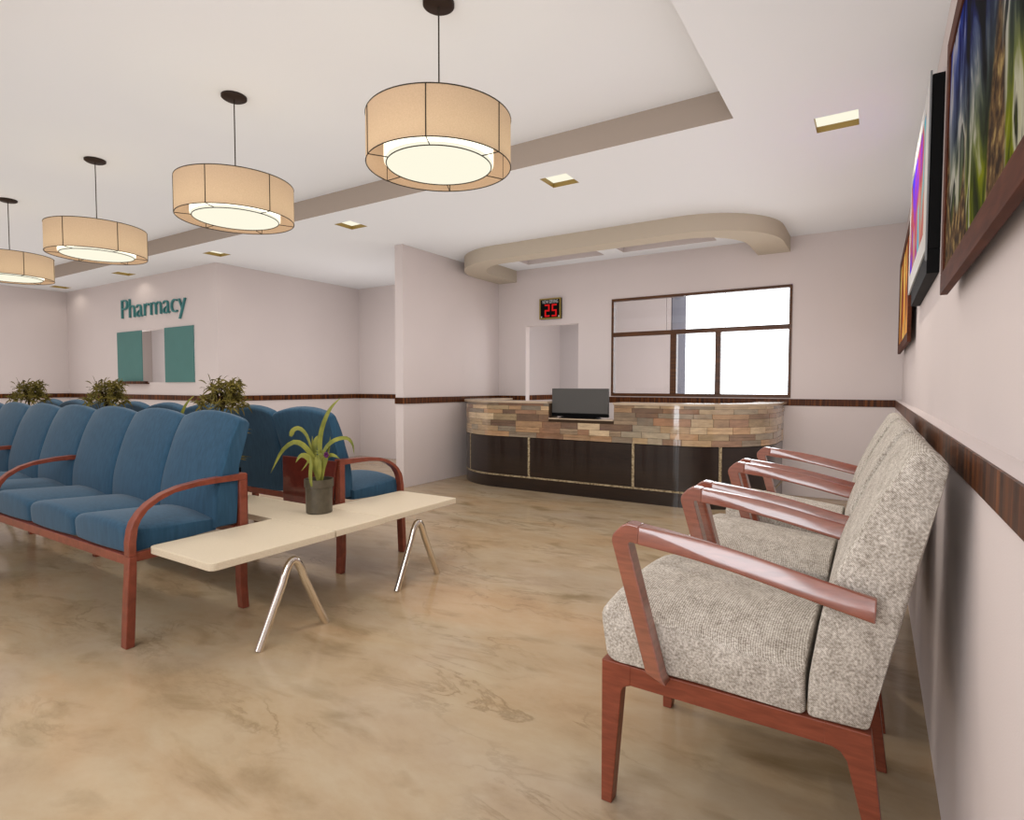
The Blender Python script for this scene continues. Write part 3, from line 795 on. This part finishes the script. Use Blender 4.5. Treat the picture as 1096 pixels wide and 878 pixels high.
# ------------------------------------------------------------------ blue waiting benches
XE, PITCH, NS = -2.76, .5485, 8
XW = XE - NS * PITCH
BC = ((XE + XW) / 2, 1.46)
def bench():
    t = thing('waiting_bench', 'x', 'bench', (BC[0], BC[1], 0), 'blue waiting benches')
    seatp = resample(fillet([(1.214, .405), (1.208, .515), (1.62, .487), (1.62, .43)], [.02, .04, .0, .0], 5), .04)
    backp = resample(fillet([(1.600, .44), (1.602, .60), (1.635, .74), (1.684, .88), (1.738, .982), (1.793, .966), (1.751, .817), (1.727, .712), (1.705, .44)], [0, .08, .1, .1, .018, .018, .1, .1, 0], 5), .03)
    for k in range(NS):
        a, b = XE - (k + 1) * PITCH + .0015, XE - k * PITCH - .0015
        mid, hw = (a + b) / 2, (b - a) / 2
        m = MB(); st = []
        us = [-1, -.985, -.95, -.88, -.75, -.55, -.3, 0, .3, .55, .75, .88, .95, .985, 1]
        for u in us:
            r = max(0, (abs(u) - .90) / .10)
            def fn(q, u=u):
                y, z = q
                if z > .45:
                    z += .036 * (1 - abs(u) ** 2.2) * min(1, (z - .45) / .03)
                if y < 1.25: y -= .012 * (1 - u * u)
                return (y, z)
            st.append((mid + hw * u, .012 * r * r, fn))
        cushion(m, seatp, lambda q, tt: (tt, q[0], q[1]), st); m.build('seat_cushion', M['blue'], t, smooth=50)
        m = MB(); st = []
        for u in us:
            r = max(0, (abs(u) - .90) / .10)
            def fn(q, u=u):
                y, z = q
                w_ = max(0, min(1, (z - .45) / .53))
                zz_ = z + .042 * (1 - abs(u) ** 2) * w_ ** 3
                front = y < 1.60 + .14 * w_ ** 1.3 + .03
                if front: y -= .026 * (1 - abs(u) ** 2.5) * (.4 + .6 * (1 - w_))
                return (y, zz_)
            st.append((mid + .022 + hw * u, .010 * r * r, fn))
        cushion(m, backp, lambda q, tt: (tt, q[0], q[1]), st); m.build('backrest', M['blue'], t, smooth=50)
    # rails
    m = MB(); m.box(XW - .0, XE, 1.196, 1.226, .362, .404); m.build('front_rail', M['bench_wood'], t, bevel=.003)
    m = MB(); m.box(XW, XE, 1.69, 1.715, .40, .436); m.build('rear_rail', M['bench_wood'], t, bevel=.003)
    # end frames: sweeping arm, front leg, rear post and leg
    arm_o = [(1.196, .40), (1.196, .461), (1.204, .514), (1.215, .548), (1.244, .590), (1.279, .622), (1.339, .656), (1.419, .680), (1.53, .694), (1.64, .698), (1.755, .702)]
    arm_i = [(1.755, .666), (1.69, .668), (1.60, .669), (1.503, .667), (1.40, .655), (1.332, .629), (1.279, .594), (1.250, .556), (1.237, .525), (1.228, .46), (1.228, .40)]
    ends = [XE + .013, XE - 3 * PITCH, XE - 5 * PITCH, XW - .013]
    for x in ends:
        w_ = .024
        m = MB()
        n = len(arm_o); ai = arm_i[::-1]
        secs = [[(x - w_, o[0], o[1]), (x + w_, o[0], o[1]), (x + w_, i[0], i[1]), (x - w_, i[0], i[1])] for o, i in zip(arm_o, ai)]
        m.loft(secs); m.build('armrest', M['bench_wood'], t, bevel=.004, seg=3, smooth=35)
        m = MB()
        lo = [(1.174, 0), (1.180, .12), (1.187, .25), (1.193, .33), (1.196, .40)]; li = [(1.210, 0), (1.217, .12), (1.223, .25), (1.227, .33), (1.228, .40)]
        m.loft([[(x - w_, o[0], o[1]), (x + w_, o[0], o[1]), (x + w_, i[0], i[1]), (x - w_, i[0], i[1])] for o, i in zip(lo, li)]); m.build('leg', M['bench_wood'], t, bevel=.003, smooth=35)
        m = MB()
        lo = [(1.722, 0), (1.712, .12), (1.711, .25), (1.716, .44), (1.716, .6665)]; li = [(1.758, 0), (1.751, .12), (1.750, .25), (1.755, .44), (1.755, .6665)]
        m.loft([[(x - w_, o[0], o[1]), (x + w_, o[0], o[1]), (x + w_, i[0], i[1]), (x - w_, i[0], i[1])] for o, i in zip(lo, li)]); m.build('leg', M['bench_wood'], t, bevel=.003, smooth=35)
        m = MB(); m.box(x - .012, x + .012, 1.22, 1.72, .372, .412); m.build('side_rail', M['bench_wood'], t, bevel=.003)
    # board behind the back of each end seat
    for a, b in ((XE - .49, XE + .02), (XW - .02, XW + .49)):
        m = MB(); m.prism([(a, .692), (b, .694), (b, .40), (a + .045, .40)], 'y', 1.757, 1.771)
        m.build('back_panel', M['panel_wood'], t, bevel=.002)
    return t
b1 = bench(); b1['label'] = 'blue upholstered waiting bench in front, its seats facing the camera'
b2 = dup(b1, (BC[0], 4.12 - BC[1], 0), 'blue upholstered waiting bench behind, seen from its back, facing the reception counter', rz=PI)

# ------------------------------------------------------------------ cream tables around the benches
TZ, TT = .44, .033
XT0, XT1 = -2.70, -2.21
def vleg(parent, x, y0, y1, apex):
    ym = (y0 + y1) / 2; m = MB(); path = [(x, y0, 0.0)]
    d = Vector((0, ym - y0, apex)).normalized()
    rr = .05
    pA = Vector((x, y0, 0)); top = Vector((x, ym, apex))
    lead = .13
    P0 = top - Vector((0, (ym - y0), apex)).normalized() * lead; P2 = top - Vector((0, -(y1 - ym), apex)).normalized() * lead
    ctrl = top + Vector((0, 0, .062))
    for k in range(13):
        t_ = k / 12; path.append(tuple(P0 * (1 - t_) ** 2 + ctrl * 2 * t_ * (1 - t_) + P2 * t_ ** 2))
    path.append((x, y1, 0.0))
    m.tube(path, .018, 16); m.build('leg', M['chrome'], parent, smooth=60)
t = thing('side_table', 'cream side table at the end of the front bench, rounded corner nearest the camera', 'table', (-2.44, 1.58, 0), 'cream bench tables')
m = MB(); m.prism(fillet([(XT0, 1.265), (XT1, 1.265), (XT1, 1.886), (XT0, 1.886), (XT0, 1.80), (XT0, 1.79)], [.03, .035, 0, 0, 0, 0], 6), 'z', TZ - TT, TZ); m.build('tabletop', M['table'], t, bevel=.003, smooth=30)
vleg(t, -2.225, 1.475, 1.835, .382)
t = thing('side_table', 'cream side table at the end of the rear bench, nearest the reception counter', 'table', (-2.44, 2.54, 0), 'cream bench tables')
m = MB(); m.prism(fillet([(XT0, 2.232), (XT1 - .012, 2.232), (XT1 - .012, 2.862), (XT0, 2.862)], [0, 0, .01, .03], 4), 'z', TZ - TT, TZ); m.build('tabletop', M['table'], t, bevel=.003, smooth=30)
vleg(t, -2.235, 2.335, 2.69, .382)
t = thing('planter_table', 'long cream table between the two back to back benches, carrying the plants', 'table', (-4.7, 2.06, 0), 'cream bench tables')
m = MB(); m.prism([(-7.2, 1.8875), (XT1 - .026, 1.8875), (XT1 - .026, 1.897), (XT1 - .006, 1.897), (XT1 - .006, 2.229), (-7.2, 2.229)], 'z', TZ - TT, TZ); m.build('tabletop', M['table'], t, bevel=.003)
for x in (-4.6, -6.8): vleg(t, x, 1.92, 2.2, .382)

# ------------------------------------------------------------------ plants
RV = Vector((.8457, .5337, 0)); DV = Vector((-.5337, .8457, 0))
def spline(pts, n):
    P = [Vector(p) for p in pts]; P = [P[0] * 2 - P[1]] + P + [P[-1] * 2 - P[-2]]; out = []
    segs = len(P) - 3
    for i in range(n + 1):
        t = i / n * segs; k = min(int(t), segs - 1); t -= k; a, b, c, d = P[k:k + 4]
        out.append(.5 * ((2 * b) + (c - a) * t + (2 * a - 5 * b + 4 * c - d) * t * t + (3 * b - a - 3 * c + d) * t ** 3))
    return out
def leaf(mb, pts, w, blunt=.0, fold=.25, n=14, facing=None):
    path = spline(pts, n); rows = []
    for i, p in enumerate(path):
        t = i / n; tan = (path[min(i + 1, n)] - path[max(i - 1, 0)]).normalized()
        f = facing or Vector((0.5, -.8, .3)); side = tan.cross(f)
        if side.length < 1e-3: side = Vector((1, 0, 0))
        side.normalize(); nor = side.cross(tan).normalized()
        ww = w * (math.sin(PI * min(1, (t * .92 + .10))) ** .75) * (1 if t < .97 else .45)
        if blunt: ww = w * (.28 + .72 * max(0, (t - .35) / .65) ** .7) * (1 if t < .93 else .55)
        rows.append([p - side * ww, p + nor * (ww * fold), p + side * ww])
    mb.loft(rows, cap=False, closed=False)

def strap_plant():
    c = Vector((-2.62, 2.125, TZ)); t = thing('potted_plant', 'x', 'potted plant', tuple(c), 'strap leaved plants on the planter table')
    m = MB(); m.lathe([(.066, TZ), (.071, TZ + .004), (.073, TZ + .145), (.079, TZ + .147), (.0795, TZ + .19), (.073, TZ + .19), (.071, TZ + .165)], c.x, c.y, 40); pot = m.build('pot', M['pot'], t, smooth=35)
    m = MB(); m.lathe([(.071, TZ + .15), (.071, TZ + .166), (.01, TZ + .172)], c.x, c.y, 30); m.build('soil', M['soil'], pot)
    k = .000858
    def pt(zx, zy, d=0.0): return c + RV * ((zx - 333) * k) + Vector((0, 0, .19 + (588 - zy) * k)) + DV * d
    m = MB(); r = random.Random(5)
    L = [([(345, 600, 0), (343, 450, 0), (342, 360, 0), (358, 270, -.01), (398, 170, -.02), (440, 105, -.02), (492, 58, -.02)], .011, 0),
         ([(338, 600, .01), (322, 500, 0), (290, 425, -.02), (245, 365, -.03), (190, 345, -.04), (128, 390, -.05), (82, 465, -.05), (46, 548, -.06)], .0115, 0),
         ([(335, 600, 0), (305, 490, 0), (282, 400, .01), (250, 310, .02), (200, 263, .03), (158, 272, .03), (138, 315, .03)], .0125, 1),
         ([(345, 600, 0), (362, 430, .0), (400, 362, .01), (455, 330, .02), (512, 328, .03), (545, 368, .03), (556, 440, .03)], .0095, 0),
         ([(350, 600, -.01), (365, 490, -.01), (398, 440, -.02), (445, 430, -.04), (490, 452, -.05)], .0105, 0),
         ([(330, 600, -.01), (312, 510, -.02), (275, 445, -.03), (235, 432, -.04), (203, 478, -.05)], .013, 0),
         ([(328, 520, 0), (318, 440, .01), (270, 460, .02), (240, 505, .02), (208, 545, .02)], .005, 0),
         ([(322, 600, .02), (298, 470, .02), (298, 370, .03), (312, 325, .03), (338, 308, .03)], .012, 0),
         ([(318, 625, -.08), (308, 560, -.075), (302, 490, -.05), (294, 430, -.04)], .0085, 0),
         ([(352, 600, .01), (372, 480, .01), (392, 400, .02), (404, 312, .02)], .006, 0),
         ([(360, 600, -.02), (372, 520, -.03), (398, 455, -.04), (412, 432, -.04)], .010, 0),
         ([(340, 600, -.03), (330, 500, -.03), (328, 430, -.03)], .010, 0), ([(355, 600, -.02), (350, 500, -.03), (344, 440, -.03)], .010, 0),
         ([(345, 600, -.03), (356, 520, -.04), (366, 450, -.04)], .009, 0), ([(333, 600, .03), (300, 505, .04), (276, 400, .05), (272, 312, .05)], .008, 0)]
    for pts, w, bl in L: leaf(m, [pt(*q) for q in pts], w * 1.25, bl)
    for a in range(7):
        an = a * 2 * PI / 7 + .3
        leaf(m, [pt(366, 412, -.05), pt(366 + 22 * math.cos(an), 412 + 16 * math.sin(an), -.055), pt(366 + 44 * math.cos(an), 412 + 26 * math.sin(an), -.05)], .004, 0, n=6)
    m.build('leaves', M['leaf'], t, smooth=80)
    m = MB()
    for a in range(6):
        an = a * 2 * PI / 6
        leaf(m, [pt(404, 425, -.05), pt(404 + 12 * math.cos(an), 425 + 14 * math.sin(an), -.06), pt(404 + 17 * math.cos(an), 425 + 20 * math.sin(an), -.05)], .007, 0, n=6)
    m.build('flower', M['purple'], t, smooth=80)
    return t
p1 = strap_plant(); p1['label'] = 'strap leaved plant with purple flower in a dark pot, fully visible on the cream tabletop'
for x, lab in ((-4.09, 'strap leaved plant whose leaf tip shows left of the rightmost bushy plant'), (-5.55, 'strap leaved plant whose leaf tip shows left of the middle bushy plant'), (-7.1, 'strap leaved plant whose leaf tip shows left of the leftmost bushy plant')):
    dup(p1, (x, 2.125, TZ), lab)

def bushy():
    c = Vector((-3.44, 2.06, TZ)); t = thing('bushy_plant', 'x', 'potted plant', tuple(c), 'bushy plants on the planter table')
    m = MB(); m.lathe([(.07, TZ), (.095, TZ + .16), (.1, TZ + .16), (.1, TZ + .19), (.09, TZ + .19), (.088, TZ + .17), (.01, TZ + .172)], c.x, c.y, 32); m.build('pot', M['black'], t, smooth=35)
    m = MB(); m.tube([(c.x, c.y, TZ + .16), (c.x + .004, c.y, .75), (c.x - .003, c.y, 1.0), (c.x, c.y, 1.1)], [.013, .011, .009, .006], 8)
    r = random.Random(11); tips = []
    for k in range(22):
        a = r.uniform(0, 2 * PI); q = r.uniform(.3, 1) ** .6; tip = Vector((c.x + .105 * q * math.cos(a), c.y + .105 * q * math.sin(a), 1.10 + r.uniform(-.05, .065)))
        tips.append(tip); m.tube([(c.x, c.y, 1.0 + r.uniform(-.02, .06)), tuple((Vector((c.x, c.y, 1.08)) + tip) / 2), tuple(tip)], [.005, .004, .002], 5)
    m.build('trunk', M['trunk'], t, smooth=60)
    m = MB()
    tips += [Vector((c.x + .12 * math.cos(a), c.y + .12 * math.sin(a), 1.03)) for a in (0, .9, 1.8, 2.7, 3.6, 4.5, 5.4)]
    for tip in tips:
        for k in range(22):
            d = Vector((r.gauss(0, 1), r.gauss(0, 1), r.gauss(.25, .9))).normalized(); Ln = r.uniform(.04, .078)
            p0 = tip + Vector((r.uniform(-.02, .02), r.uniform(-.02, .02), r.uniform(-.03, .025))); p2 = p0 + d * Ln + Vector((0, 0, -.2 * Ln))
            leaf(m, [p0, p0 + d * (Ln * .5) + Vector((0, 0, .004)), p2], r.uniform(.0035, .006), 0, n=3, facing=Vector((r.gauss(0, 1), r.gauss(0, 1), r.gauss(0, 1))).normalized())
    for z, a in ((.86, .6), (.9, 2.5), (.74, 4.0), (.7, .4)):
        for k in range(3):
            b = a + r.uniform(-.3, .3); d = Vector((math.cos(b), math.sin(b), r.uniform(-.1, .2)))
            p0 = Vector((c.x, c.y, z)); leaf(m, [p0, p0 + d * .08, p0 + d * .17 + Vector((0, 0, -.015))], .005, 0, n=5)
    m.build('leaves', M['bush'], t)
    return t
q1 = bushy(); q1['label'] = 'rightmost bushy spiky leaved plant showing above the front bench back'
dup(q1, (-4.98, 2.06, TZ), 'middle bushy spiky leaved plant, showing below the left edge of the pharmacy hatch')
dup(q1, (-6.48, 2.06, TZ), 'leftmost bushy spiky leaved plant showing above the front bench back')

# ------------------------------------------------------------------ right wall: pictures and television
def picture(name, label, x0, y0, y1, z0, z1, bw, art_mat):
    t = thing(name, label, 'picture', (XR, (y0 + y1) / 2, z0))
    m = MB()
    xb = x0 + .0216      # the frames hang on battens, a finger clear of the wall
    m.box(x0, xb, y0, y1, z0, z0 + bw); m.box(x0, xb, y0, y1, z1 - bw, z1)
    m.box(x0, xb, y0, y0 + bw, z0 + bw, z1 - bw); m.box(x0, xb, y1 - bw, y1, z0 + bw, z1 - bw)
    m.build('frame', M['pic_frame'], t, bevel=.002)
    m = MB(); m.box(x0 + .006, xb - .001, y0 + bw, y1 - bw, z0 + bw, z1 - bw); m.build('canvas', art_mat, t)
    m = MB(); ym = (y0 + y1) / 2; zm = (z0 + z1) / 2; m.box(xb - .001, XR - .0004, ym - .3, ym + .3, zm - .05, zm + .05); m.build('batten', M['pic_frame'], t)
picture('framed_picture', 'large framed blue and green abstract picture nearest the camera on the right wall', .178, .72, 2.400, 1.4545, 2.272, .068, M['pic_big'])
picture('framed_picture', 'orange and brown abstract picture in a wooden frame, hung beyond the television', .178, 4.68, 6.50, 1.45, 2.285, .07, M['pic_small'])
tv = thing('television', 'wall mounted silver edged television between the two framed pictures', 'television', (XR, 3.87, 1.645))
m = MB(); m.box(.183, XR - .0005, 3.115, 4.63, 1.75, 2.50); m.box(.181, XR - .0005, 3.115, 4.36, 1.645, 1.75); m.build('casing', M['black'], tv, bevel=.003)
m = MB(); y0, y1, z0, z1 = 3.125, 4.63, 1.752, 2.508; a = .10
m.box(.174, .183, y0, y1, z0, z0 + a); m.box(.174, .183, y0, y1, z1 - a * .8, z1); m.box(.174, .183, y0, y0 + a * 1.6, z0 + a, z1 - a * .8); m.box(.174, .183, y1 - a * .6, y1, z0 + a, z1 - a * .8)
m.build('bezel', M['silver'], tv, bevel=.002)
m = MB(); m.box(.177, .183, y0 + a * 1.6, y1 - a * .6, z0 + a, z1 - a * .8); m.build('screen', M['tv_pic'], tv)
m = MB(); m.box(.1745, .182, 3.108, 3.124, 1.70, 2.515); m.build('side_trim', plain('tv_grey_trim', rgb(120, 122, 124), .35, .5), tv, bevel=.003)

# ------------------------------------------------------------------ light
w = bpy.data.worlds.new('world'); scene.world = w; w.use_nodes = True
bg = w.node_tree.nodes['Background']; bg.inputs['Color'].default_value = (.925, .965, 1, 1); bg.inputs['Strength'].default_value = 4.0

def area(name, loc, rot, sx, sy, power, col=(1, .97, .93), portal=False):
    l = bpy.data.lights.new(name, 'AREA'); l.shape = 'RECTANGLE'; l.size = sx; l.size_y = sy; l.energy = power; l.color = col
    if portal: l.cycles.is_portal = True
    o = bpy.data.objects.new(name, l); o.location = loc; o.rotation_euler = rot; COL.objects.link(o); return o
def point(name, loc, power, r=.05, col=(1, .9, .74)):
    l = bpy.data.lights.new(name, 'POINT'); l.energy = power; l.shadow_soft_size = r; l.color = col; l.specular_factor = 0
    o = bpy.data.objects.new(name, l); o.location = loc; o.visible_glossy = False; COL.objects.link(o); return o
# world light enters through the added rear openings and through the passage window
area('portal_rear_openings', (-1.65, YR - .1, 1.36), (PI / 2, 0, 0), 3.5, 2.7, 1, portal=True)
area('portal_passage', (-1.2, 8.75, 1.4), (-PI / 2, 0, 0), 2.6, 2.7, 1, portal=True)
def spot(name, loc, power, r, ang, col):
    l = bpy.data.lights.new(name, 'SPOT'); l.energy = power; l.shadow_soft_size = r; l.color = col; l.specular_factor = 0
    l.spot_size = math.radians(ang); l.spot_blend = .5
    o = bpy.data.objects.new(name, l); o.location = loc; o.visible_glossy = False; COL.objects.link(o)
for x in DL: spot('downlight_lamp', (x, 3.9665, ZC + .034), 60 if x > -1 else 3.5, .03, 146, (1, .94, .84))
for x in PEND: spot('pendant_lamp_light', (x, 2.1, 2.150), 26, .09, 165, (1, .95, .86))
point('pharmacy_fill_light', (-9.6, 4.42, 1.7), 14, .1, (1, .97, .95))  # added point light brightening the hatch interior, no fixture modelled

# ------------------------------------------------------------------ camera and colour
cam = bpy.data.cameras.new('camera'); co = bpy.data.objects.new('camera', cam); COL.objects.link(co)
cam.sensor_fit = 'HORIZONTAL'; cam.sensor_width = 36; cam.lens = 613.8446 * 36 / 1096; cam.clip_start = .02; cam.clip_end = 200
R = Matrix(((0.8456709, -0.0233767, 0.5331925), (0.5337035, 0.0349786, -0.8449480), (0.0011018, 0.9991146, 0.0420566)))
co.matrix_world = Matrix.Translation((0, 0, 1.15)) @ R.to_4x4()
scene.camera = co
scene.view_settings.view_transform = 'Standard'
scene.view_settings.look = 'None'
scene.view_settings.exposure = 0.0
scene.cycles.use_denoising = True
scene.cycles.max_bounces = 10
scene.cycles.diffuse_bounces = 2
scene.cycles.sample_clamp_indirect = 6
scene.cycles.use_fast_gi = True
scene.cycles.fast_gi_method = 'ADD'
w.light_settings.ao_factor = .405
w.light_settings.distance = 1.2

for o in bpy.data.objects:
    if 'org' in o: del o['org']
